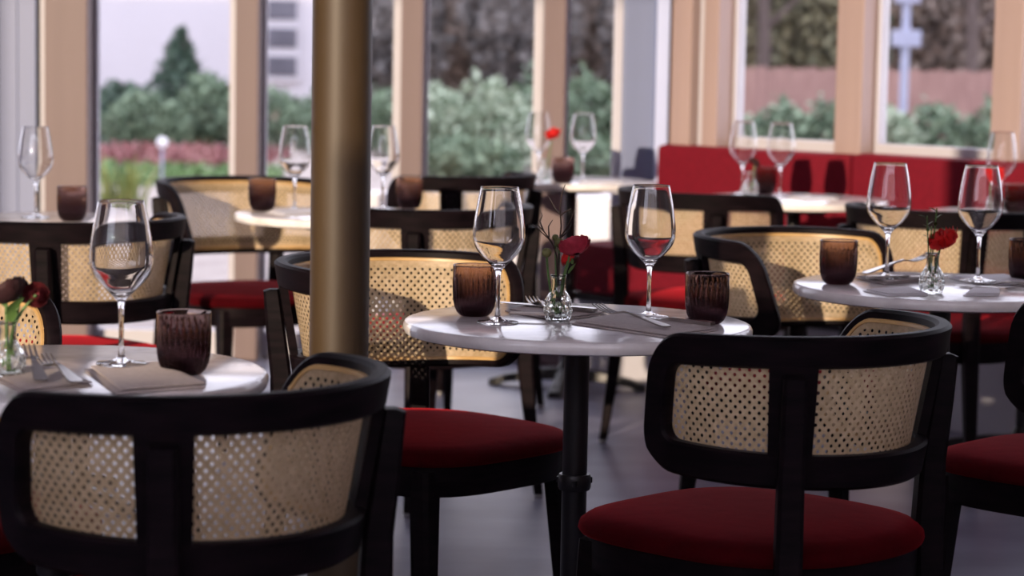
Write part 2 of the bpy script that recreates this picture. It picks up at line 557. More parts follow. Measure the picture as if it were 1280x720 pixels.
def make_chair():
    root = empty('armchair')
    OUT = outline(SO, 0, 0, 0.070, 0.068)
    INN = outline(SO - 0.052, 0.050, 0.055, 0.024, 0.030)
    TH = 0.0135
    prof = [(0.0, 0.55), (0.0, -0.55), (0.10, -1), (0.92, -1), (1.0, -0.6), (1.0, 0.6), (0.92, 1), (0.10, 1)]
    rings = []
    for w, h in prof:
        rings.append([mp(o[0] + (i[0] - o[0]) * w, o[1] + (i[1] - o[1]) * w, h * TH) for o, i in zip(OUT, INN)])
    rings.append(rings[0])
    fr = MB().rings(rings, False, False)
    bf = fr.obj('back_frame', M['wood'], root, smooth=35)
    # cane sheet with real octagonal holes
    q = 0.0117 / math.sqrt(2) * 1.02
    hr = 0.0030
    cv, cf = [], []
    def inside(s, z, mg=-0.006):
        s = s + slant(s, z)
        a = SO - 0.022 + mg
        if abs(s) > a: return False
        if z > ztop(s) - 0.018 + mg or z < zbot(s) + 0.018 - mg: return False
        # rounded corners
        cs = abs(s) - (SO - 0.022 + mg - 0.050)
        if cs > 0:
            ct = z - (ztop(s) - 0.018 + mg - 0.050)
            cb = (zbot(s) + 0.018 - mg + 0.055) - z
            if ct > 0 and cs * cs + ct * ct > 0.050 ** 2: return False
            if cb > 0 and (cs + 0.005) > 0 and (cs + 0.005) ** 2 + cb * cb > 0.055 ** 2: return False
        return True
    ni = int(0.56 / q) + 1
    for i in range(-ni, ni + 1):
        for j in range(-6, 27):
            if (i + j) % 2: continue
            s, z = i * q, 0.60 + j * q
            if not inside(s, z): continue
            b = len(cv)
            for k in range(8):
                a = PI / 4 * k
                rr = q if k % 2 == 0 else q / math.sqrt(2)
                cv.append(mp(s + rr * math.cos(a), z + rr * math.sin(a), -0.0148))
            for k in range(8):
                a = PI / 4 * k
                cv.append(mp(s + hr * math.cos(a), z + hr * math.sin(a), -0.0142))
            for k in range(8):
                l = (k + 1) % 8
                cf.append((b + k, b + l, b + 8 + l, b + 8 + k))
    cm = MB().add(cv, cf)
    b0 = outline(SO - 0.023, 0.019, 0.018, 0.052, 0.049)
    b1 = outline(SO - 0.037, 0.033, 0.032, 0.038, 0.037)
    cm.rings([[mp(p[0], p[1], -0.0146) for p in b0], [mp(p[0], p[1], -0.0146) for p in b1]], False, False)
    cm.obj('cane_panel', M['cane'], root)
    # honey coloured bead round the inside of the cane
    BI = outline(SO - 0.019, 0.015, 0.014, 0.055, 0.052)
    rb = []
    BJ = outline(SO - 0.027, 0.023, 0.022, 0.048, 0.045)
    for w, h in ((0.0, -0.0130), (0.15, -0.0175), (0.85, -0.0175), (1.0, -0.0130)):
        rb.append([mp(p[0] + (k[0] - p[0]) * w, p[1] + (k[1] - p[1]) * w, h) for p, k in zip(BI, BJ)])
    rb.append(rb[0])
    MB().rings(rb, False, False).obj('cane_bead', M['trimwood'], root, smooth=40)
    # broad stiles and the two rear legs
    for sg in (-1, 1):
        s0 = sg * 0.838 * R0
        st = MB()
        rr = []
        zs = [zbot(s0) + 0.03, 0.64, 0.70, ztop(s0) - 0.04]
        for z in zs:
            ring = []
            for d in (-0.037, -0.018, 0, 0.018, 0.037):
                ring.append(mp(s0 + d, z, -0.003))
            for d in (0.037, 0.018, 0, -0.018, -0.037):
                ring.append(mp(s0 + d, z, 0.0125))
            rr.append(ring)
        st.rings(rr)
        st.obj('stile', M['wood'], root, smooth=40)
        t = sg * 0.838
        er = Vector((math.sin(t), -math.cos(t), 0))
        et = Vector((math.cos(t), math.sin(t), 0))
        lg = []
        for z, rad, a, b in ((0.742, 0.281, 0.015, 0.010), (0.738, 0.285, 0.018, 0.016), (0.66, 0.276, 0.019, 0.019), (0.57, 0.265, 0.020, 0.021),
                             (0.46, 0.262, 0.021, 0.024), (0.36, 0.266, 0.020, 0.022), (0.18, 0.286, 0.016, 0.0165), (0.012, 0.308, 0.0125, 0.0125)):
            c = er * rad + Vector((0, 0, z))
            ring = []
            for u, w in ((-1, -.7), (-.7, -1), (.7, -1), (1, -.7), (1, .7), (.7, 1), (-.7, 1), (-1, .7)):
                ring.append(c + et * (u * a) + er * (w * b))
            lg.append(ring)
        l = MB().rings(lg).obj('leg', M['wood'], root, smooth=40)
        c = er * 0.309
        MB().lathe([(0.0, 0.0), (0.011, 0.0), (0.012, 0.003), (0.011, 0.014), (0, 0.014)], 12, (c.x, c.y, 0)).obj('foot_glide', M['chrome'], l, smooth=40)
    for sg in (-1, 1):
        lg = []
        for z, x, y, a in ((0.43, 0.186, 0.212, 0.023), (0.40, 0.187, 0.214, 0.023), (0.2, 0.196, 0.228, 0.018), (0.012, 0.206, 0.243, 0.0135)):
            ring = []
            for u, w in ((-1, -.7), (-.7, -1), (.7, -1), (1, -.7), (1, .7), (.7, 1), (-.7, 1), (-1, .7)):
                ring.append((sg * x + u * a, y + w * a, z))
            lg.append(ring)
        l = MB().rings(lg).obj('leg', M['wood'], root, smooth=40)
        MB().lathe([(0.0, 0.0), (0.012, 0.0), (0.013, 0.003), (0.012, 0.014), (0, 0.014)], 12, (sg * 0.206, 0.243, 0)).obj('foot_glide', M['chrome'], l, smooth=40)
    # seat frame and cushion
    def seat_out(k, z, n=56):
        P = []
        for i in range(n):
            a = 2 * PI * i / n
            cu, sv = math.cos(a), math.sin(a)
            e = 3.4 if sv > 0 else 2.3
            r = (abs(cu / 0.247) ** e + abs(sv / (0.285 if sv > 0 else 0.232)) ** e) ** (-1 / e)
            P.append((r * cu * k, r * sv * k, z))
        return P
    MB().rings([seat_out(0.955, 0.380), seat_out(0.965, 0.384), seat_out(0.965, 0.438)]).obj('seat_frame', M['wood'], root, smooth=40)
    MB().rings([seat_out(0.96, 0.4385), seat_out(1.0, 0.4395), seat_out(1.012, 0.446), seat_out(1.006, 0.456), seat_out(0.965, 0.466), seat_out(0.85, 0.473),
                seat_out(0.6, 0.477), seat_out(0.25, 0.479)]).obj('seat_cushion', M['velvet'], root, smooth=60)
    return root

D = math.radians
CH = [  # x, y, facing angle (degrees, counter-clockwise from straight away), label
    (-0.437, 3.16, 52, 'cane-back armchair nearest the camera at bottom left, its dark back turned to us'),
    (0.427, 3.88, 48, 'cane-back armchair seen from behind with dark red seat, in front of the middle table'),
    (-0.190, 4.765, 228, 'sunlit cane armchair behind the gold column facing us, bright red seat'),
    (-1.075, 5.85, 46, 'cane armchair seen from behind, directly behind the wine glass of the left table'),
    (-0.965, 3.85, 228, 'cane armchair at the left edge behind the flower vase of the left table'),
    (-0.815, 7.40, 214, 'cane armchair facing us far back beside the tall window, red seat below'),
    (-0.203, 8.10, 48, 'dark armchair back farthest from the camera, under the window beyond the column'),
    (-0.226, 6.50, 42, 'dark armchair back just behind the sunlit cane chair, right of the column'),
    (0.598, 7.40, -48, 'dark armchair seen from behind, between the middle table and the red bench'),
    (0.700, 5.62, 228, 'cane armchair facing us at the left side of the right-hand table'),
    (1.215, 6.80, -40, 'dark armchair seen from behind, between the right-hand table and the red bench'),
    (1.125, 4.55, 48, 'dark armchair cut off by the right edge, near side of the right-hand table'),
    (-1.655, 6.55, 228, 'cane armchair whose curved end just shows at the far left edge'),
]
proto = make_chair()
for i, (x, y, a, lab) in enumerate(CH):
    if i == 0:
        o = proto
        o.location = (x, y, 0)
        o.rotation_euler = (0, 0, D(a))
    else:
        o = dup(proto, (x, y, 0), D(a))
    tag(o, lab, 'chair', 'cane-back armchairs')

# ------------------------------------------------------------------ round marble tables
def make_table(r=0.305):
    root = empty('bistro_table')
    top = MB().lathe([(0.0, 0.726), (r - 0.012, 0.726), (r - 0.003, 0.729), (r, 0.735), (r, 0.742), (r - 0.003, 0.748), (r - 0.009, 0.75), (0.0, 0.75)], 96)
    top.obj('table_top', M['marble'], root, smooth=30)
    p = MB().lathe([(0.0, 0.03), (0.022, 0.03), (0.022, 0.725), (0, 0.725)], 24).obj('post', M['black'], root, smooth=40)
    col = MB().lathe([(0.0, 0.452), (0.027, 0.452), (0.029, 0.456), (0.029, 0.476), (0.027, 0.48), (0.0, 0.48)], 24)
    for a in (0.3, 2.4, 4.5):
        col.lathe([(0, 0), (0.005, 0), (0.005, 0.01), (0, 0.01)], 8, (0.031 * math.cos(a), 0.031 * math.sin(a), 0.462))
    col.obj('collar', M['black'], p, smooth=40)
    MB().lathe([(0, 0.706), (0.11, 0.706), (0.12, 0.712), (0.12, 0.725), (0, 0.725)], 32).obj('mounting_plate', M['black'], root, smooth=40)
    MB().lathe([(0, 0.02), (0.05, 0.02), (0.052, 0.05), (0.035, 0.07), (0.024, 0.10), (0, 0.10)], 24).obj('hub', M['black'], root, smooth=40)
    for k in range(4):
        a = PI / 4 + k * PI / 2
        e = Vector((math.cos(a), math.sin(a), 0))
        f = Vector((-math.sin(a), math.cos(a), 0))
        rr = []
        for d, w, z0, z1 in ((0.02, 0.022, 0.028, 0.075), (0.12, 0.022, 0.026, 0.062), (0.23, 0.024, 0.012, 0.040), (0.255, 0.026, 0.0, 0.030), (0.285, 0.024, 0.0, 0.022)):
            c = e * d
            rr.append([c - f * w + Vector((0, 0, z0)), c + f * w + Vector((0, 0, z0)), c + f * w * .8 + Vector((0, 0, z1)), c - f * w * .8 + Vector((0, 0, z1))])
        MB().rings(rr).obj('foot', M['black'], root, bevel=0.003)
    return root

TB = [
    (0.116, 4.20, 0.2, 'round marble bistro table in the middle, in sharp focus'),
    (-0.655, 3.455, 0.5, 'round marble bistro table at bottom left, behind the nearest chair'),
    (0.885, 4.965, 0.4, 'round marble bistro table at the right with the scarlet flower'),
    (-0.475, 6.75, 0.1, 'round marble bistro table crossing behind the gold column, far back'),
    (-1.230, 6.32, 0.3, 'round table at the far left edge, mostly hidden by a chair back'),
    (0.205, 8.65, 0.6, 'round table farthest back, its cross foot showing on the floor, by the narrow window'),
    (0.905, 7.80, 0.2, 'round table in front of the red bench, left of centre of the bench'),
    (1.560, 7.28, 0.2, 'round table at the right end of the red bench, cut by the right edge'),
]
tp = make_table()
for i, (x, y, a, lab) in enumerate(TB):
    if i == 0:
        o = tp
        o.location = (x, y, 0)
        o.rotation_euler = (0, 0, a)
    else:
        o = dup(tp, (x, y, 0), a)
    tag(o, lab, 'table', 'round marble bistro tables')
TZ = 0.7502

# ------------------------------------------------------------------ glassware
def glass_profile():
    out = [(0.0, 0.0), (0.036, 0.0), (0.0375, 0.0012), (0.036, 0.0026), (0.020, 0.0045), (0.008, 0.008), (0.0048, 0.014), (0.0038, 0.03), (0.0036, 0.06),
           (0.0042, 0.082), (0.0062, 0.092), (0.011, 0.099), (0.020, 0.108), (0.032, 0.120), (0.0415, 0.133), (0.0455, 0.146), (0.0462, 0.156), (0.0452, 0.172),
           (0.0420, 0.195), (0.0380, 0.218), (0.0335, 0.2400), (0.0331, 0.2408)]
    inn = [(0.0326, 0.2400), (0.0371, 0.218), (0.0411, 0.195), (0.0443, 0.172), (0.0453, 0.156), (0.0446, 0.146), (0.0406, 0.134), (0.0312, 0.1215),
           (0.019, 0.1095), (0.010, 0.1035), (0.004, 0.101), (0.0, 0.1005)]
    def cat(P, n=3):
        R = []
        for i in range(len(P) - 1):
            a, b, c, d = P[max(i - 1, 0)], P[i], P[i + 1], P[min(i + 2, len(P) - 1)]
            for k in range(n):
                t = k / n
                R.append(tuple(0.5 * (2 * b[q] + (c[q] - a[q]) * t + (2 * a[q] - 5 * b[q] + 4 * c[q] - d[q]) * t * t + (3 * b[q] - a[q] - 3 * c[q] + d[q]) * t ** 3) for q in (0, 1)))
        return R + [P[-1]]
    return out[:9] + cat(out[9:-2] + [(0.0339, 0.2375)]) + [(0.0336, 0.2394), (0.0333, 0.2402), (0.0329, 0.2402), (0.0327, 0.2394)] + cat([(0.0331, 0.2375)] + inn[1:])

def single(name, mesh, loc, rz, lab, cat, group=None):
    o = put(name, mesh, None, loc, (0, 0, rz))
    return tag(o, lab, cat, group)

wg_me = MB().lathe(glass_profile(), 56).mesh('wine_glass', M['clear'], smooth=179)
WG = [
    (-0.024, 4.150, 0.98, 'left wine glass on the middle table, beside the amber tumbler'),
    (0.244, 4.285, 0.98, 'right wine glass on the middle table, beside the dark tumbler'),
    (-0.562, 3.460, 0.985, 'large wine glass on the left table, nearest the camera'),
    (0.782, 5.030, 1.0, 'left wine glass on the right-hand table, beside its smoked tumbler'),
    (0.966, 4.996, 1.0, 'right wine glass on the right-hand table, behind the scarlet flower'),
    (-0.617, 6.802, 1.0, 'blurred wine glass left of the gold column on the far table'),
    (-0.376, 6.932, 1.0, 'blurred wine glass just right of the gold column on the far table'),
    (-1.264, 6.387, 1.0, 'wine glass at the far left against the blue-grey door'),
    (0.242, 8.56, 1.0, 'blurred wine glass by the blue-grey post on the farthest table'),
    (0.870, 7.900, 1.0, 'blurred wine glass before the red bench, right one of its pair'),
    (0.755, 7.990, 1.0, 'blurred wine glass before the red bench, left one of its pair behind the vase'),
    (1.480, 7.35, 1.0, 'blurred wine glass before the right end of the bench, behind a nearer glass'),
    (1.610, 7.40, 1.0, 'blurred wine glass at the far right edge before the bench'),
    (0.085, 8.60, 1.0, 'blurred wine glass on the farthest table against the cream post, beside a red flower'),
]
for x, y, sc, lab in WG:
    o = single('wine_glass', wg_me, (x, y, TZ), 0, lab, 'wine glass', 'wine glasses on the tables')
    o.scale = (sc, sc, sc)

def tumbler_mesh():
    def rf(r, z, a, i):
        if i in ribbed:
            return r * (1 + 0.036 * (abs(math.cos(13 * a)) - 0.6))
        return r
    out = [(0.0, 0.0), (0.022, 0.0), (0.026, 0.0015), (0.031, 0.007), (0.0355, 0.017), (0.0378, 0.030), (0.0386, 0.045), (0.0390, 0.060), (0.0390, 0.0665), (0.0388, 0.070), (0.0388, 0.083), (0.0389, 0.0885), (0.0387, 0.0902), (0.0381, 0.0907), (0.0375, 0.0902)]
    ribbed = set(range(3, 9))
    inn = [(0.0373, 0.0885), (0.0369, 0.080), (0.0364, 0.060), (0.0358, 0.045), (0.0345, 0.030), (0.031, 0.018), (0.025, 0.0105), (0.012, 0.0085), (0.0, 0.008)]
    return MB().lathe(out + inn, 156, rf=rf).mesh('tumbler', M['amber'], smooth=179)
tm_me = tumbler_mesh()
TM = [
    (-0.066, 4.255, 1.0, 'ribbed amber tumbler at the left of the middle table, in front of bright cane'),
    (0.341, 4.200, 0.98, 'dark ribbed tumbler at the right of the middle table'),
    (-0.469, 3.440, 1.0, 'plum ribbed tumbler on the left table, beside the large wine glass'),
    (0.671, 4.960, 1.0, 'ribbed tumbler at the left rim of the right-hand table, before the cane chair'),
    (1.085, 5.080, 1.0, 'dark tumbler cut off by the right edge on the right-hand table'),
    (-0.708, 6.800, 1.0, 'blurred tumbler on the far table left of the gold column'),
    (-0.303, 7.000, 1.0, 'blurred tumbler in front of the farthest chair back, right of the gold column'),
    (-1.152, 6.298, 1.0, 'blurred tumbler at the far left, before the wide cream post'),
    (0.170, 8.42, 1.0, 'blurred tumbler on the farthest table, under the cream post'),
    (0.830, 8.000, 1.0, 'blurred tumbler before the red bench, between two wine glasses'),
    (1.505, 7.22, 1.0, 'blurred dark tumbler before the right end of the bench'),
]
for x, y, sc, lab in TM:
    o = single('tumbler', tm_me, (x, y, TZ), x * 9, lab, 'tumbler', 'ribbed smoked glass tumblers')
    o.scale = (sc, sc, sc)

def vase_mesh():
    out = [(0.0, 0.0), (0.018, 0.0), (0.0205, 0.002), (0.0235, 0.010), (0.0252, 0.020), (0.0250, 0.028), (0.0225, 0.038), (0.0180, 0.046), (0.0140, 0.053), (0.0122, 0.060), (0.0120, 0.070), (0.0128, 0.076), (0.0142, 0.080), (0.0138, 0.0812)]
    inn = [(0.0118, 0.079), (0.0100, 0.070), (0.0102, 0.060), (0.0122, 0.052), (0.0165, 0.044), (0.0208, 0.036), (0.0228, 0.027), (0.0228, 0.019), (0.0205, 0.010), (0.0, 0.007)]
    # finer belly rows so the cut diamonds read
    fine = []
    for i in range(len(out) - 1):
        n = 5 if 0.002 <= out[i][1] < 0.053 else 1
        for k in range(n):
            u = k / n
            fine.append((out[i][0] + (out[i + 1][0] - out[i][0]) * u, out[i][1] + (out[i + 1][1] - out[i][1]) * u))
    fine.append(out[-1])
    no = len(fine)
    def rf(r, z, a, i):
        if i < no and 0.004 < z < 0.05:
            w = max(abs(math.sin(6 * a + 120 * z)), abs(math.sin(6 * a - 120 * z)))
            return r * (1 + 0.10 * (w - 0.8))
        return r
    return MB().lathe(fine + inn, 96, rf=rf).mesh('bud_vase', M['vase'], smooth=14)
vs_me = vase_mesh()
VS = [
    (0.081, 4.195, 'small cut crystal vase in the middle of the middle table'),
    (-0.705, 3.360, 'crystal vase with drooping dark flowers at the left edge'),
    (0.837, 4.800, 'crystal vase with the scarlet flower on the right-hand table'),
    (0.772, 7.880, 'blurred crystal vase before the red bench'),
    (0.110, 8.47, 'blurred crystal vase on the farthest table'),
    (1.445, 7.22, 'blurred crystal vase before the right end of the bench'),
]
for i, (x, y, lab) in enumerate(VS):
    single('bud_vase', vs_me, (x, y, TZ), i * 0.4, lab, 'vase', 'cut crystal bud vases')

# ------------------------------------------------------------------ flowers
def bloom(rad, seed, layers=6, flat=0.85, ruff=0.02):
    rnd = random.Random(seed)
    b = MB()
    for L in range(layers):
        u = (L + 1) / layers
        n = 4 + L * 2
        for k in range(n):
            a0 = 2 * PI * (k + 0.5 * (L % 2)) / n + rnd.uniform(-0.15, 0.15)
            w = 2 * PI / n * 0.85
            R = rad * (0.30 + 0.70 * u)
            v, f = [], []
            nu, nv = 4, 6
            thm = 2.55 - 0.95 * u + rnd.uniform(-0.12, 0.12)
            for j in range(nv):
                q = j / (nv - 1)
                for i in range(nu + 1):
                    p = i / nu - 0.5
                    ang = a0 + p * w * 2.2
                    th = 0.25 + q * (thm - 0.25 - 0.5 * (2 * p) ** 2 * q)
                    rr = R * math.sin(th) * (1 + 0.10 * q * q * u + ruff * q * math.sin(13 * p + k * 2.1 + L))
                    zz = -R * math.cos(th) * flat + rad * ruff * 1.5 * q * math.cos(11 * p + k * 1.7)
                    v.append((rr * math.cos(ang), rr * math.sin(ang), zz))
            for j in range(nv - 1):
                for i in range(nu):
                    f.append((j * (nu + 1) + i, j * (nu + 1) + i + 1, (j + 1) * (nu + 1) + i + 1, (j + 1) * (nu + 1) + i))
            b.add(v, f)
    return b

def curve(p0, p1, bend=(0, 0, 0), n=8):
    p0, p1, bend = Vector(p0), Vector(p1), Vector(bend)
    return [p0.lerp(p1, i / n) + bend * math.sin(PI * i / n) for i in range(n + 1)]

def leafblade(p0, d, L, w):
    """a small lance-shaped leaf"""
    d = Vector(d).normalized()
    side = d.cross(Vector((0, 0.3, 1))).normalized()
    up = side.cross(d)
    v, f = [], []
    for i in range(6):
        q = i / 5
        c = Vector(p0) + d * (L * q) - Vector((0, 0, 1)) * (0.25 * L * q * q)
        ww = w * math.sin(PI * (0.08 + 0.92 * q) ** 0.8)
        v += [c - side * ww, c + up * ww * 0.2, c + side * ww]
    for i in range(5):
        for k in range(2):
            f.append((i * 3 + k, i * 3 + k + 1, i * 3 + 4 + k, i * 3 + 3 + k))
    return MB().add(v, f)

def flower(base, top, rad, mat, seed, label, name='flower', tilt=(0, 0), leaves=(), bend=(0, 0, 0), smat='stem', layers=6):
    root = empty(name, base)
    rel = Vector(top) - Vector(base)
    MB().tube(curve((0, 0, 0.0), rel, bend), [0.0028] * 5 + [0.0022] * 4, 8).obj('stem', M[smat], root, smooth=60)
    bl = bloom(rad, seed, layers, ruff=0.20 if name == 'carnation' else 0.04).obj('bloom', mat, root, smooth=60, loc=tuple(rel), rot=(tilt[0], tilt[1], seed))
    for p, d, L, w in leaves:
        leafblade(Vector(p), d, L, w).obj('leaf', M['stem'], root, smooth=60)
    tag(root, label, 'flower')
    return root

def bud(base, top, r, label, bend=(0, 0, 0)):
    root = empty('flower_bud', base)
    rel = Vector(top) - Vector(base)
    MB().tube(curve((0, 0, 0), rel, bend), [0.0020] * 9, 8).obj('stem', M['stem'], root, smooth=60)
    bl = MB().lathe([(0, -r), (r * .55, -r * .8), (r * .95, -r * .2), (r, r * .25), (r * .75, r * .8), (r * .35, r), (0, r * .9)], 16, tuple(rel),
                    rf=lambda rr, z, a, i: rr * (1 + 0.08 * math.cos(5 * a)))
    bl.obj('bud', M['bud'], root, smooth=60)
    for k in range(4):
        a = k * PI / 2 + 0.4
        leafblade(rel + Vector((0, 0, -r * 0.9)), (math.cos(a), math.sin(a), 0.6), r * 1.6, r * 0.3).obj('sepal', M['stem'], root, smooth=60)
    tag(root, label, 'flower bud')
    return root

def twig(base, pts, branches, label, r=0.0021):
    root = empty('twig', base)
    MB().tube([Vector(p) for p in pts], [r * (1 - 0.6 * i / (len(pts) - 1)) for i in range(len(pts))], 6).obj('main_branch', M['twig'], root, smooth=60)
    for b in branches:
        MB().tube([Vector(p) for p in b], [r * 0.75 * (1 - 0.6 * i / (len(b) - 1)) for i in range(len(b))], 5).obj('side_branch', M['twig'], root, smooth=60)
    tag(root, label, 'twig')

vx, vy = 0.081, 4.195
B0 = (vx, vy, TZ + 0.010)
# px/m is about 720 here; z(px y=402)=0.75
def P(px, py, dy=0.0):
    return (vx + (px - 697) / 720.0, vy + dy, 0.752 + (402 - py) / 715.0)
def rel(base, *pts):
    return [tuple(Vector(p) - Vector(base)) for p in pts]
flower((vx + 0.004, vy, TZ + 0.012), P(715, 304, -0.01), 0.0262, M['crimson'], 3, 'dark red ranunculus leaning right out of the middle vase', 'ranunculus',
       tilt=(0.35, 0.30), leaves=((rel(B0, P(706, 345))[0], (0.5, -.2, 1), 0.03, 0.004), (rel(B0, P(711, 333))[0], (-0.2, -.4, 1), 0.02, 0.0035)), bend=(-0.006, 0, 0), layers=7)
flower((vx + 0.002, vy + 0.006, TZ + 0.012), P(711, 324, 0.008), 0.017, M['scarlet'], 8, 'smaller red bloom drooping just under the dark ranunculus', 'ranunculus',
       tilt=(2.3, 0.3), bend=(-0.004, 0, 0), layers=5)
bud((vx - 0.004, vy, TZ + 0.012), P(681, 318, -0.004), 0.0085, 'round green bud leaning left out of the middle vase', bend=(-0.002, 0, -0.006))
bud((vx - 0.001, vy + 0.006, TZ + 0.012), P(697, 306, 0.008), 0.0085, 'green bud standing upright in the middle vase')
bud((vx - 0.002, vy - 0.006, TZ + 0.012), P(692, 300, 0.014), 0.006, 'smallest green bud behind the upright bud in the middle vase')
twig(B0, rel(B0, (vx, vy, TZ + 0.012), P(696, 350), P(694, 322), P(688, 305), P(677, 291), P(668, 282)),
     [rel(B0, P(677, 291), P(672, 279), P(675, 272), P(671, 264)), rel(B0, P(684, 299), P(683, 285), P(688, 277)), rel(B0, P(692, 312), P(684, 302, .02), P(663, 284, .03))],
     'dark branching twig leaning left from the middle vase')
twig(B0, rel(B0, (vx, vy, TZ + 0.012), P(697, 345), P(697, 310, .01), P(699, 285, .01), P(697, 262, .01), P(699, 245, .01), P(703, 233, .01)),
     [rel(B0, P(697, 270, .01), P(690, 262, .01), P(683, 249, .01)), rel(B0, P(698, 272, .01), P(704, 267, .01), P(711, 263, .01)),
      rel(B0, P(699, 298, .01), P(706, 287, .01), P(713, 272, .01), P(715, 264, .01)), rel(B0, P(698, 300, .01), P(708, 291, .0), P(712, 281, .0))],
     'dark upright twig rising highest from the middle vase')
# left table vase: wilted dark flowers
fx, fy = -0.705, 3.36
def P2(px, py, dy=0.0):
    return (fx + (px - 12) / 895.0, fy + dy, 0.752 + (476 - py) / 895.0)
flower((fx, fy, TZ + 0.01), P2(10, 362), 0.026, M['maroon'], 5, 'wilted maroon bloom at the left edge, highest in its vase', 'ranunculus', tilt=(0.5, -0.2), layers=6, leaves=(((0.0, 0, 0.08), (0.6, -.3, 0.9), 0.05, 0.008), ((0, 0, 0.09), (-0.5, -.4, 0.8), 0.05, 0.008), ((0.005, 0, 0.07), (0.2, -.6, 0.9), 0.045, 0.007)))
flower((fx + .003, fy, TZ + 0.01), P2(46, 372, .01), 0.017, M['wine'], 6, 'small dark red bloom hanging right over the left table', 'ranunculus', tilt=(1.2, 0.8), bend=(-0.012, 0, 0.01), layers=5)
flower((fx - .002, fy + .006, TZ + 0.01), P2(27, 360, .02), 0.013, M['maroon'], 7, 'small dark bloom between the two on the left table', 'ranunculus', tilt=(0.8, 0.4), layers=4)
# right table: scarlet flower
gx, gy = 0.837, 4.80
def P3(px, py, dy=0.0):
    return (gx + (px - 1169) / 628.0, gy + dy, 0.752 + (368 - py) / 628.0)
flower((gx, gy, TZ + 0.01), P3(1180, 298), 0.027, M['scarlet'], 11, 'bright scarlet bloom in the vase on the right-hand table', 'carnation', tilt=(0.35, 0.2), layers=7)
for k in range(3):
    root = empty('leafy_sprig', (gx - 0.004, gy + 0.002 * k, TZ + 0.012))
    topp = Vector(P3((1160, 1166, 1172)[k], (272, 285, 262)[k])) - Vector(root.location)
    MB().tube(curve((0, 0, 0), topp), [0.0014] * 9, 6).obj('stem', M['stem'], root, smooth=60)
    for j in range(5):
        p = topp * (0.6 + 0.09 * j)
        leafblade(p, (math.cos(j * 2.3), math.sin(j * 2.3), 0.7), 0.022, 0.004).obj('leaf', M['stem'], root, smooth=60)
    tag(root, ('green sprig left of the scarlet bloom', 'middle green sprig behind the scarlet bloom', 'tallest green sprig above the scarlet bloom')[k], 'sprig')
flower((0.112, 8.47, TZ + 0.01), (0.132, 8.45, 0.925), 0.024, M['scarlet'], 12, 'blurred red bloom on the farthest table against the cream post', 'carnation', tilt=(0.6, 0), layers=4)
flower((1.445, 7.22, TZ + 0.01), (1.435, 7.20, 0.875), 0.026, M['scarlet'], 13, 'blurred red bloom before the right end of the bench', 'carnation', tilt=(0.6, 0), layers=4)
flower((0.772, 7.88, TZ + 0.01), (0.785, 7.88, 0.865), 0.018, M['maroon'], 14, 'blurred dark bloom in the vase before the red bench', 'carnation', tilt=(0.6, 0), layers=4)

# ------------------------------------------------------------------ linen and cutlery
def sheet(quad, z, th, seed=0, wave=0.0012, n=10):
    """a folded cloth: thick rounded quad with slight waves, two plies"""
    rnd = random.Random(seed)
    a, b, c, d = [Vector((p[0], p[1], 0)) for p in quad]
    ph = rnd.uniform(0, 6)
    v, f = [], []
    for side in (0, 1):
        for i in range(n + 1):
            for j in range(n + 1):
                u, w = i / n, j / n
                p = a.lerp(b, u).lerp(d.lerp(c, u), w)
                e = min(u, 1 - u, w, 1 - w) * n
                edge = 0.55 if e < 0.5 else 1.0
                zz = z + (th * (0.5 - 0.5 * edge) if side == 0 else th * (0.5 + 0.5 * edge) + wave * (math.sin(5 * u + ph) * math.cos(4 * w + ph) + 1) * (edge > 0.9))
                v.append((p.x, p.y, zz))
    m = (n + 1) ** 2
    for i in range(n):
        for j in range(n):
            q = [i * (n + 1) + j, (i + 1) * (n + 1) + j, (i + 1) * (n + 1) + j + 1, i * (n + 1) + j + 1]
            f.append(tuple(q))
            f.append(tuple(m + k for k in reversed(q)))
    ring = [(i, 0) for i in range(n)] + [(n, j) for j in range(n)] + [(n - i, n) for i in range(n)] + [(0, n - j) for j in range(n)]
    idx = [i * (n + 1) + j for i, j in ring]
    for k in range(len(idx)):
        p, q = idx[k], idx[(k + 1) % len(idx)]
        f.append((p, q, m + q, m + p))
    return MB().add(v, f)

def napkin(quad, label, seed, mat='napkin', plies=2, name='napkin', th=0.0028):
    cx = sum(p[0] for p in quad) / 4
    cy = sum(p[1] for p in quad) / 4
    root = empty(name, (cx, cy, TZ))
    for k in range(plies):
        s = 1 - 0.06 * k
        qd = [((p[0] - cx) * s + 0.004 * k, (p[1] - cy) * s + 0.003 * k) for p in quad]
        sheet(qd, 0.0003 + k * (th + 0.0005), th, seed + k, wave=0.0004 if k < plies - 1 else 0.0012).obj('fold', M[mat], root, smooth=50)
    tag(root, label, 'napkin')
    return TZ + plies * (th + 0.0005) + 0.003

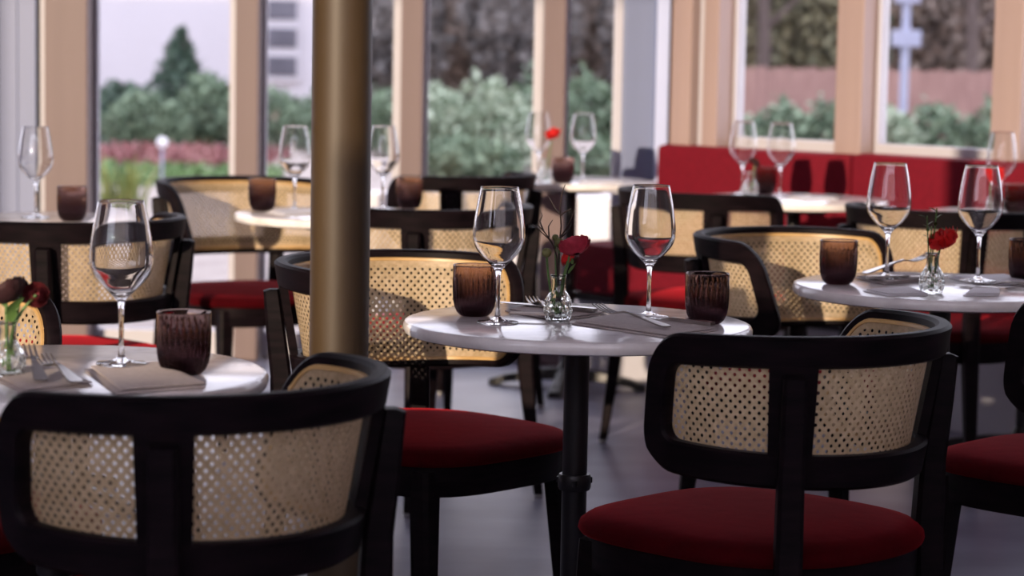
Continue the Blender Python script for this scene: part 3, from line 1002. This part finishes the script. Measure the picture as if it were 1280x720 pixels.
def fork_mesh():
    b = MB()
    L = 0.19
    def ring(x, w, z, t):
        return [(x, -w, z - t), (x, w, z - t), (x, w, z + t), (x, -w, z + t)]
    rr = []
    for x, w, z, t in ((0.0, 0.0085, 0.004, 0.0012), (0.012, 0.0100, 0.0045, 0.0014), (0.05, 0.0075, 0.007, 0.0016), (0.09, 0.0038, 0.010, 0.0018), (0.112, 0.0032, 0.0105, 0.0018),
                       (0.122, 0.006, 0.008, 0.0014), (0.130, 0.0115, 0.005, 0.0012), (0.140, 0.0125, 0.0035, 0.001)):
        rr.append(ring(x, w, z, t))
    b.rings(rr)
    for k in range(4):
        y = -0.0105 + k * 0.007
        r2 = []
        for x, w, z in ((0.139, 0.0022, 0.0035), (0.155, 0.0019, 0.004), (0.172, 0.0016, 0.0065), (0.190, 0.0007, 0.0115)):
            r2.append([(x, y - w, z - .0008), (x, y + w, z - .0008), (x, y + w, z + .0008), (x, y - w, z + .0008)])
        b.rings(r2)
    return b.mesh('fork', M['chrome'], smooth=50)
def knife_mesh():
    b = MB()
    rr = []
    for x, w, z, t in ((0.0, 0.006, 0.004, 0.003), (0.01, 0.0085, 0.004, 0.0035), (0.06, 0.0075, 0.004, 0.0035), (0.095, 0.006, 0.004, 0.003), (0.10, 0.005, 0.004, 0.002),
                       (0.105, 0.0095, 0.004, 0.0008), (0.16, 0.0105, 0.004, 0.0006), (0.195, 0.008, 0.004, 0.0005), (0.21, 0.002, 0.004, 0.0004)):
        rr.append([(x, -w, z - t), (x, w, z - t), (x, w, z + t), (x, -w, z + t)])
    b.rings(rr)
    return b.mesh('table_knife', M['chrome'], smooth=50)
fk_me, kn_me = fork_mesh(), knife_mesh()
def cutlery(me, name, p0, p1, z, label, tilt=0.0):
    a = math.atan2(p1[1] - p0[1], p1[0] - p0[0])
    o = put(name, me, None, (p0[0], p0[1], z), (0, -tilt, a))
    return tag(o, label, name.split('_')[-1])

zN = napkin([(0.100, 4.150), (0.182, 4.300), (0.352, 4.085), (0.256, 3.965)], 'taupe linen napkin at the right place of the middle table, under the fork', 21)
cutlery(fk_me, 'fork', (0.262, 4.040), (0.145, 4.195), zN - 0.002, 'fork with tines raised on the right napkin of the middle table', 0.07)
cutlery(kn_me, 'table_knife', (0.343, 4.092), (0.182, 4.262), zN - 0.002, 'knife along the far edge of the right napkin, middle table')
zN = napkin([(-0.012, 4.322), (0.040, 4.452), (0.170, 4.300), (0.080, 4.185)], 'taupe linen napkin at the left place of the middle table, behind the vase', 22)
cutlery(kn_me, 'table_knife', (0.150, 4.275), (0.012, 4.360), zN - 0.002, 'knife on the napkin behind the vase of the middle table')
cutlery(fk_me, 'fork', (0.075, 4.235), (0.040, 4.40), zN - 0.002, 'fork on the napkin behind the vase of the middle table')
cd = sheet([(-0.045, -0.030), (0.035, -0.045), (0.038, -0.020), (-0.040, -0.005)], 0.0, 0.0035, 3, 0.0).obj('folded_card', M['card'], smooth=40, loc=(0.040, 4.232, zN - 0.0005))
tag(cd, 'pale folded card at the near edge of the napkin left of the vase', 'card')
# left table
zN = napkin([(-0.614, 3.455), (-0.520, 3.520), (-0.420, 3.300), (-0.530, 3.220)], 'taupe napkin on the left table under the big wine glass', 23, th=0.004)
for o in bpy.data.objects:
    if o.get('label', '').startswith('large wine glass on the left'):
        o.location.z = zN - 0.002
zN = napkin([(-0.760, 3.420), (-0.680, 3.480), (-0.575, 3.300), (-0.655, 3.215)], 'taupe napkin by the vase on the left table, with forks on it', 24)
cutlery(fk_me, 'fork', (-0.640, 3.27), (-0.700, 3.46), zN - 0.002, 'fork with tines up beside the vase on the left table', 0.10)
cutlery(fk_me, 'fork', (-0.590, 3.26), (-0.668, 3.43), zN - 0.002, 'second fork, right of the first, on the left table', 0.04)
# right-hand table
zN = napkin([(0.720, 5.085), (0.850, 5.185), (0.900, 5.080), (0.765, 4.945)], 'grey napkin behind the left glass of the right-hand table', 25)
for o in bpy.data.objects:
    if o.get('label', '').startswith('left wine glass on the right-hand'):
        o.location.z = zN - 0.002
cutlery(fk_me, 'fork', (0.740, 5.06), (0.890, 5.16), zN, 'fork with raised tines on the right-hand table, left of the vase', 0.16)
cutlery(kn_me, 'table_knife', (0.735, 4.985), (0.90, 5.06), zN - 0.002, 'knife beside the napkin on the right-hand table')
napkin([(0.700, 4.800), (0.800, 4.880), (0.820, 4.740), (0.735, 4.715)], 'white folded linen at the near rim of the right-hand table, left of the vase', 26, 'whitecloth')
zN = napkin([(0.93, 5.13), (1.06, 5.20), (1.09, 5.05), (0.99, 4.96)], 'white napkin beside the right glass of the right-hand table', 27, 'whitecloth')
for o in bpy.data.objects:
    if o.get('label', '').startswith('right wine glass on the right-hand'):
        o.location.z = zN - 0.002
napkin([(0.890, 4.745), (0.965, 4.765), (0.985, 4.870), (0.930, 4.875)], 'white folded paper at the near rim of the right-hand table, right of the vase', 28, 'whitecloth')
cutlery(kn_me, 'table_knife', (1.10, 4.86), (0.93, 4.93), TZ, 'knife lying right of the vase on the right-hand table')
cutlery(fk_me, 'fork', (1.12, 4.92), (0.96, 4.98), TZ, 'fork lying right of the vase on the right-hand table')
# far tables
zN = napkin([(-0.69, 6.72), (-0.56, 6.86), (-0.50, 6.74), (-0.63, 6.60)], 'pale napkin on the far table left of the gold column', 29, 'whitecloth')
napkin([(0.88, 7.78), (1.00, 7.85), (1.04, 7.75), (0.92, 7.68)], 'pale napkin on the table before the red bench', 30, 'whitecloth')
cutlery(kn_me, 'table_knife', (1.06, 7.86), (0.95, 7.94), TZ, 'knife on the table before the red bench')
napkin([(0.22, 8.50), (0.35, 8.56), (0.38, 8.46), (0.25, 8.41)], 'pale napkin on the farthest table below the blurred glass', 31, 'whitecloth')

# ------------------------------------------------------------------ red bench along the slanted glazing
bl = 3.30
be = empty('bench', (C0[0] + N45[0] * 0.06, C0[1] + N45[1] * 0.06, 0), -PI / 4)
# local x runs along the bench, local y points to the glazing
def soft(c, d, bev=0.03):
    return MB().box(c, d)
MB().box((bl / 2, -0.24, 0.145), (bl, 0.40, 0.29)).obj('plinth', M['stile'], be, bevel=0.004)
MB().box((bl / 2, -0.25, 0.302), (bl, 0.46, 0.03)).obj('seat_board', M['black'], be, bevel=0.004)
n_c = 3
for k in range(n_c):
    w = bl / n_c
    MB().box((w * (k + 0.5), -0.255, 0.411), (w - 0.006, 0.49, 0.184)).obj('seat_cushion', M['bench'], be, bevel=0.022, smooth=50)
xs = [0.07, 0.99, 1.80, 2.62, 3.30]
for k in range(4):
    x0, x1 = xs[k], xs[k + 1]
    MB().box(((x0 + x1) / 2, -0.052, 0.685 + 0.006 * (k % 2)), (x1 - x0 - 0.006, 0.10, 0.355)).obj('back_cushion', M['bench'], be, bevel=0.025, smooth=50)
tag(be, 'long crimson upholstered bench under the slanted windows', 'bench')

ORD = ('first', 'second', 'third', 'fourth', 'fifth', 'sixth', 'seventh', 'eighth', 'ninth', 'tenth', 'eleventh', 'twelfth')
# ------------------------------------------------------------------ outdoors
def leaf_cloud(n, size, fn, seed):
    """n small double-triangle leaves; fn(rnd) gives a point"""
    rnd = random.Random(seed)
    v, f = [], []
    for i in range(n):
        p = Vector(fn(rnd))
        a, b = rnd.uniform(0, 2 * PI), rnd.uniform(-1.2, 1.2)
        d = Vector((math.cos(a) * math.cos(b), math.sin(a) * math.cos(b), math.sin(b)))
        s = d.cross(Vector((rnd.uniform(-1, 1), rnd.uniform(-1, 1), rnd.uniform(-1, 1)))).normalized()
        L = size * rnd.uniform(0.7, 1.4)
        W = L * 0.32
        k = len(v)
        v += [p, p + d * L * 0.5 + s * W, p + d * L, p + d * L * 0.5 - s * W]
        f.append((k, k + 1, k + 2, k + 3))
    m = MB()
    m.v, m.f = v, f
    return m

def quick(name, mb, mat, parent=None):
    me = bpy.data.meshes.new(name)
    me.from_pydata(mb.v, [], mb.f)
    me.materials.append(mat)
    me.update()
    return put(name, me, parent)

def ell(rx, ry, rz, cz, fill=0.5):
    def fn(r):
        while True:
            x, y, z = r.uniform(-1, 1), r.uniform(-1, 1), r.uniform(-1, 1)
            d = x * x + y * y + z * z
            if fill * fill < d < 1:
                w = 1 + 0.12 * math.sin(5 * x + 3 * z) + 0.1 * math.sin(7 * y - 4 * x)
                return (x * rx * w, y * ry * w, max(0.02, cz + z * rz * w))
    return fn

def cone(r0, h, z0=0.0):
    def fn(r):
        u = r.random() ** 1.6
        a = r.uniform(0, 2 * PI)
        rr = r0 * (1 - u) ** 0.85 * (0.55 + 0.45 * r.random()) * (1 + 0.25 * math.sin(3 * a + 9 * u))
        return (rr * math.cos(a), rr * math.sin(a), z0 + u * h)
    return fn

def plant(name, loc, n, size, fn, mat, seed, label, cat, trunk=None, group=None):
    root = empty(name, loc)
    quick('foliage', leaf_cloud(n, size, fn, seed), mat, root)
    if trunk:
        r, h = trunk
        rnd = random.Random(seed)
        b = MB().tube([(0, 0, -0.05), (rnd.uniform(-.03, .03), 0, h * 0.4), (rnd.uniform(-.08, .08), 0, h)], [r, r * 0.85, r * 0.5], 8)
        for k in range(5):
            a = k * 1.3
            z = h * (0.45 + 0.1 * k)
            b.tube([(0, 0, z), (math.cos(a) * h * 0.12, math.sin(a) * h * 0.12, z + h * 0.12), (math.cos(a) * h * 0.22, math.sin(a) * h * 0.2, z + h * 0.26)], [r * .45, r * .3, r * .15], 5)
        b.obj('trunk', M['bark'], root, smooth=60)
    return tag(root, label, cat, group)

M['bark'] = simple('tree_bark', (0.075, 0.055, 0.05), (0.15, 0.115, 0.105), 0.9, scale=6, stretch=(3, 3, 0.5), bump=0.3)
M['leaf_dark'] = foliage('dark_conifer', (0.04, 0.075, 0.055), (0.14, 0.21, 0.15))
M['leaf_mid'] = foliage('mid_green_leaves', (0.09, 0.14, 0.09), (0.27, 0.36, 0.24))
M['leaf_pale'] = foliage('pale_green_leaves', (0.20, 0.27, 0.18), (0.52, 0.60, 0.46))
M['leaf_wood'] = foliage('shadowy_wood_leaves', (0.11, 0.105, 0.105), (0.25, 0.235, 0.23))
M['leaf_olive'] = foliage('olive_leaves', (0.13, 0.13, 0.08), (0.30, 0.28, 0.17))
M['leaf_yellow'] = foliage('autumn_yellow_leaves', (0.20, 0.13, 0.06), (0.46, 0.36, 0.16))
M['leaf_brown'] = foliage('brown_bare_twigs', (0.19, 0.15, 0.125), (0.36, 0.29, 0.25))
M['leaf_red'] = foliage('reddish_bedding', (0.18, 0.06, 0.06), (0.45, 0.22, 0.22))
M['grass'] = foliage('lawn_grass', (0.07, 0.14, 0.05), (0.20, 0.32, 0.12))
M['reed'] = foliage('yellow_green_blades', (0.16, 0.22, 0.06), (0.42, 0.42, 0.14))
M['paving'] = simple('buff_paving', (0.31, 0.26, 0.235), (0.44, 0.38, 0.345), 0.85, scale=3, bump=0.1)
M['litter'] = simple('leaf_strewn_ground', (0.22, 0.16, 0.11), (0.36, 0.26, 0.18), 0.9, scale=1.2, bump=0.2)
M['house'] = simple('pale_lavender_render', (0.60, 0.59, 0.65), (0.64, 0.63, 0.69), 0.8, scale=0.6)
M['roof'] = simple('slate_roof', (0.10, 0.09, 0.10), (0.16, 0.14, 0.15), 0.7, scale=3)
M['fence'] = simple('red_brown_fence_board', (0.27, 0.155, 0.135), (0.38, 0.23, 0.20), 0.8, scale=5, stretch=(4, 4, 0.5))
M['lampblue'] = simple('blue_grey_metal', (0.36, 0.38, 0.52), (0.42, 0.44, 0.58), 0.5, scale=4)
M['globe'] = simple('white_opal_globe', (0.85, 0.85, 0.88), (0.9, 0.9, 0.92), 0.3, scale=3)
M['darkglass'] = simple('dark_house_glass', (0.10, 0.10, 0.13), (0.16, 0.16, 0.20), 0.15, scale=2)

g = MB().box((0, 19.6, -0.075), (70, 20.4, 0.03))
struct(g.obj('floor_terrace', M['paving']), 'buff paving outside the windows', 'paving')
g = MB().box((0, 56, -0.075), (140, 52.4, 0.03))
struct(g.obj('floor_garden', M['litter']), 'leaf-strewn garden ground', 'ground')

def strip(x0, x1, y0, y1, h):
    return lambda r: (r.uniform(x0, x1), r.uniform(y0, y1), r.uniform(0, h) - 0.06)
struct(MB().box((0.05, 10.75, 0.25), (1.7, 0.22, 0.63)).obj('wall_garden', M['wallwhite'], bevel=0.01), 'white low garden wall outside the narrow window', 'wall')
o = quick('grass', leaf_cloud(3500, 0.07, strip(-5.2, -2.2, 20.8, 23.8, 0.05), 41), M['grass'])
tag(o, 'green grass strip beyond the left windows', 'grass', kind='stuff')
o = quick('flower_bed', leaf_cloud(2600, 0.07, strip(-4.4, -2.55, 24.4, 26.6, 0.12), 42), M['leaf_red'])
tag(o, 'reddish bedding plants beyond the lawn strip', 'flower bed', kind='stuff')
# reedy plant just outside
root = empty('reed_plant', (-2.55, 15.6, -0.06))
rb = MB()
rnd = random.Random(5)
for i in range(150):
    a = rnd.uniform(0, 2 * PI)
    L = rnd.uniform(0.25, 0.62)
    sp = rnd.uniform(0.03, 0.28)
    b0 = Vector((rnd.uniform(-.12, .12), rnd.uniform(-.12, .12), 0))
    d = Vector((math.cos(a) * sp, math.sin(a) * sp, L))
    sd = Vector((-math.sin(a), math.cos(a), 0)) * 0.008
    rb.add([b0 - sd, b0 + sd, b0 + d * .6 + sd, b0 + d * .6 - sd, b0 + d + Vector((d.x * .4, d.y * .4, -0.05))], [(0, 1, 2, 3), (3, 2, 4)])
quick('blades', rb, M['reed'], root)
tag(root, 'clump of yellow-green blades outside the leftmost clear window', 'plant')
# garden globe lamp
root = empty('garden_lamp', (-3.0, 20.6, -0.06))
MB().lathe([(0, 0), (0.05, 0), (0.05, 0.02), (0.012, 0.03), (0.012, 0.36), (0, 0.36)], 12).obj('stake', M['lampblue'], root, smooth=40)
MB().lathe([(0.05 * math.sin(PI * i / 12), 0.40 - 0.05 * math.cos(PI * i / 12)) for i in range(13)], 20).obj('globe', M['globe'], root, smooth=179)
tag(root, 'white globe garden lamp on a thin stake beyond the left window', 'lamp')

plant('cone_shrub', (-4.15, 30, -0.06), 2600, 0.10, cone(0.62, 1.36), M['leaf_dark'], 51, 'dark cone-shaped evergreen against the white house', 'shrub', (0.04, 1.2))
plant('shrub', (-3.72, 29.4, -0.06), 1300, 0.10, ell(0.42, 0.4, 0.42, 0.42), M['leaf_mid'], 52, 'rounded green shrub right of the cone-shaped evergreen', 'shrub', (0.03, 0.5))
plant('shrub', (-4.75, 29.2, -0.06), 1300, 0.10, ell(0.5, 0.4, 0.36, 0.36), M['leaf_dark'], 53, 'dark rounded shrub left of the cone-shaped evergreen', 'shrub', (0.03, 0.5))
plant('shrub', (-4.35, 28.6, -0.06), 1300, 0.09, ell(0.55, 0.3, 0.30, 0.32), M['leaf_mid'], 54, 'low green shrub at the foot of the cone-shaped evergreen', 'shrub', (0.03, 0.4))
plant('shrub', (-5.6, 29.6, -0.06), 1300, 0.10, ell(0.5, 0.4, 0.36, 0.36), M['leaf_dark'], 55, 'dark shrub mostly behind the wide cream post', 'shrub', (0.03, 0.5))
for k, (x, y, rx, rz, mt, lab) in enumerate((
        (-2.95, 29.0, 0.55, 0.36, 'leaf_mid', 'green hedge bush before the house, left of the gold column'),
        (-2.15, 28.6, 0.55, 0.34, 'leaf_mid', 'green hedge bush before the house, behind the gold column'),
        (-1.45, 27.6, 0.50, 0.36, 'leaf_mid', 'green hedge bush right of the gold column'),
        (-0.72, 23.6, 0.42, 0.42, 'leaf_pale', 'pale green bush at the left of the middle window'),
        (-0.22, 23.2, 0.45, 0.47, 'leaf_pale', 'pale green bush filling the middle window'),
        (0.28, 24.0, 0.40, 0.50, 'leaf_mid', 'green bush behind the cream post of the middle window'),
        (0.80, 24.6, 0.48, 0.48, 'leaf_mid', 'green bush seen through the narrow window'),
        (1.35, 24.2, 0.5, 0.45, 'leaf_mid', 'green bush hidden behind the corner post'),
        (-0.45, 22.4, 0.55, 0.20, 'leaf_mid', 'low dark bush at the foot of the pale bushes'),
        (0.75, 23.2, 0.5, 0.20, 'leaf_mid', 'low bush at the foot of the narrow window bush'))):
    plant('hedge_bush', (x, y, -0.06), 1500, 0.085, ell(rx, 0.4, rz, rz), M[mt], 60 + k, lab, 'bush', (0.03, rz), 'bushes beyond the far windows')
for k in range(8):
    x = 2.1 + k * 0.52
    plant('hedge_bush', (x, 24 - 0.25 * (k % 2), -0.06), 1300, 0.085, ell(0.36, 0.35, 0.37 + 0.02 * (k % 3), 0.37), M['leaf_mid' if k % 3 else 'leaf_pale'], 80 + k,
          ('clipped hedge bush before the fence, ' + ORD[k] + ' from the left'), 'bush', (0.03, 0.4), 'hedge bushes before the red-brown fence')

# house
hs = empty('house', (-7.0, 45, -0.06))
MB().box((0, 3, 3.5), (10.0, 6, 7)).obj('wall', M['house'], hs)
MB().rings([[(-5.4, -0.5, 7), (5.4, -0.5, 7), (5.4, 6.5, 7), (-5.4, 6.5, 7)], [(-5.0, 3, 9.5), (5.0, 3, 9.5), (5.0, 3.1, 9.5), (-5.0, 3.1, 9.5)]]).obj('roof', M['roof'], hs)
for wx in (2.67,):
    for wz in (1.32, 4.2):
        wf = MB().box((wx, -0.03, wz), (0.66, 0.10, 1.62)).obj('window', M['house'], hs, bevel=0.01)
        for q in range(3):
            MB().box((wx, -0.09, wz - 0.52 + q * 0.52), (0.54, 0.02, 0.36)).obj('pane', M['darkglass'], wf)
tag(hs, 'pale rendered house with a barred window beyond the garden', 'house')

# wood behind
rnd = random.Random(9)
for k in range(9):
    x = -1.75 + k * 0.62
    y = 34 + (0, 3.2, 6.4)[k % 3]
    plant('woodland_tree', (x, y, -0.06), 4200, 0.16, ell(0.80, 0.8, 1.7, 2.0, 0.2), M[('leaf_wood', 'leaf_brown', 'leaf_wood')[k % 3]], 100 + k,
          ('shadowy woodland tree beyond the middle windows, ' + ORD[k] + ' from the left'), 'tree', (0.07 + 0.03 * (k % 2), 3.2), 'woodland trees beyond the middle windows')
TN = ['tall tree behind the red-brown fence, ' + ORD[k] + ' from the left' for k in range(8)]
for k in range(8):
    x = 3.95 + k * 0.80
    y = 34 + (0, 3.0, 6.0)[k % 3]
    mt = ('leaf_olive', 'leaf_dark', 'leaf_brown', 'leaf_brown', 'leaf_olive', 'leaf_yellow', 'leaf_yellow', 'leaf_brown')[k]
    plant('woodland_tree', (x, y, -0.06), 4500, 0.16, ell(0.95, 0.8, 1.7, 2.0, 0.2), M[mt], 120 + k,
          (TN[k]), 'tree', (0.09, 3.2), 'trees behind the fence')
plant('bare_tree', (3.35, 33.0, -0.06), 300, 0.2, ell(0.8, 0.5, 1.0, 3.2, 0.3), M['leaf_brown'], 140, 'pale bare trunk behind the left end of the fence', 'tree', (0.11, 3.4))
plant('bare_tree', (6.0, 32.0, -0.06), 300, 0.2, ell(0.8, 0.5, 1.0, 3.2, 0.3), M['leaf_brown'], 141, 'brown trunk behind the fence right of the street lamp', 'tree', (0.10, 3.4))
# far tree belt that closes the view
for k in range(9):
    x = -0.1 + k * 1.9
    plant('distant_tree', (x, 50 + 4.2 * (k % 2), -0.06), 4000, 0.42, ell(1.25, 1.2, 2.9, 2.9, 0.2), M[('leaf_wood', 'leaf_brown', 'leaf_mid')[k % 3]], 160 + k,
          'distant tree closing the view behind the garden, ' + ORD[k] + ' from the left', 'tree', (0.12, 4.5), 'distant trees closing the view')

# fence
fe = empty('fence', (2.2, 30, -0.06))
for k in range(42):
    MB().box((k * 0.105, 0, 0.52 + 0.012 * ((k * 7) % 3)), (0.096, 0.02, 1.05)).obj('board', M['fence'], fe)
for z in (0.3, 0.85):
    MB().box((2.15, 0.03, z), (4.4, 0.04, 0.07)).obj('rail', M['fence'], fe)
tag(fe, 'red-brown board fence behind the hedge at the right', 'fence')
# street lamp with a small sign box
sl = empty('street_lamp', (4.0, 25, -0.06))
MB().lathe([(0, 0), (0.06, 0), (0.055, 0.1), (0.045, 0.2), (0.040, 3.2), (0, 3.2)], 14).obj('pole', M['lampblue'], sl, smooth=40)
MB().box((0, -0.05, 1.42), (0.30, 0.05, 0.17)).obj('sign_box', M['lampblue'], sl, bevel=0.01)
MB().box((0, -0.05, 1.85), (0.26, 0.05, 0.14)).obj('upper_box', M['lampblue'], sl, bevel=0.01)
MB().lathe([(0, 3.2), (0.12, 3.2), (0.15, 3.3), (0.13, 3.5), (0, 3.6)], 14).obj('lamp_head', M['lampblue'], sl, smooth=40)
tag(sl, 'blue-grey street lamp pole with two small boxes beyond the right window', 'street lamp')
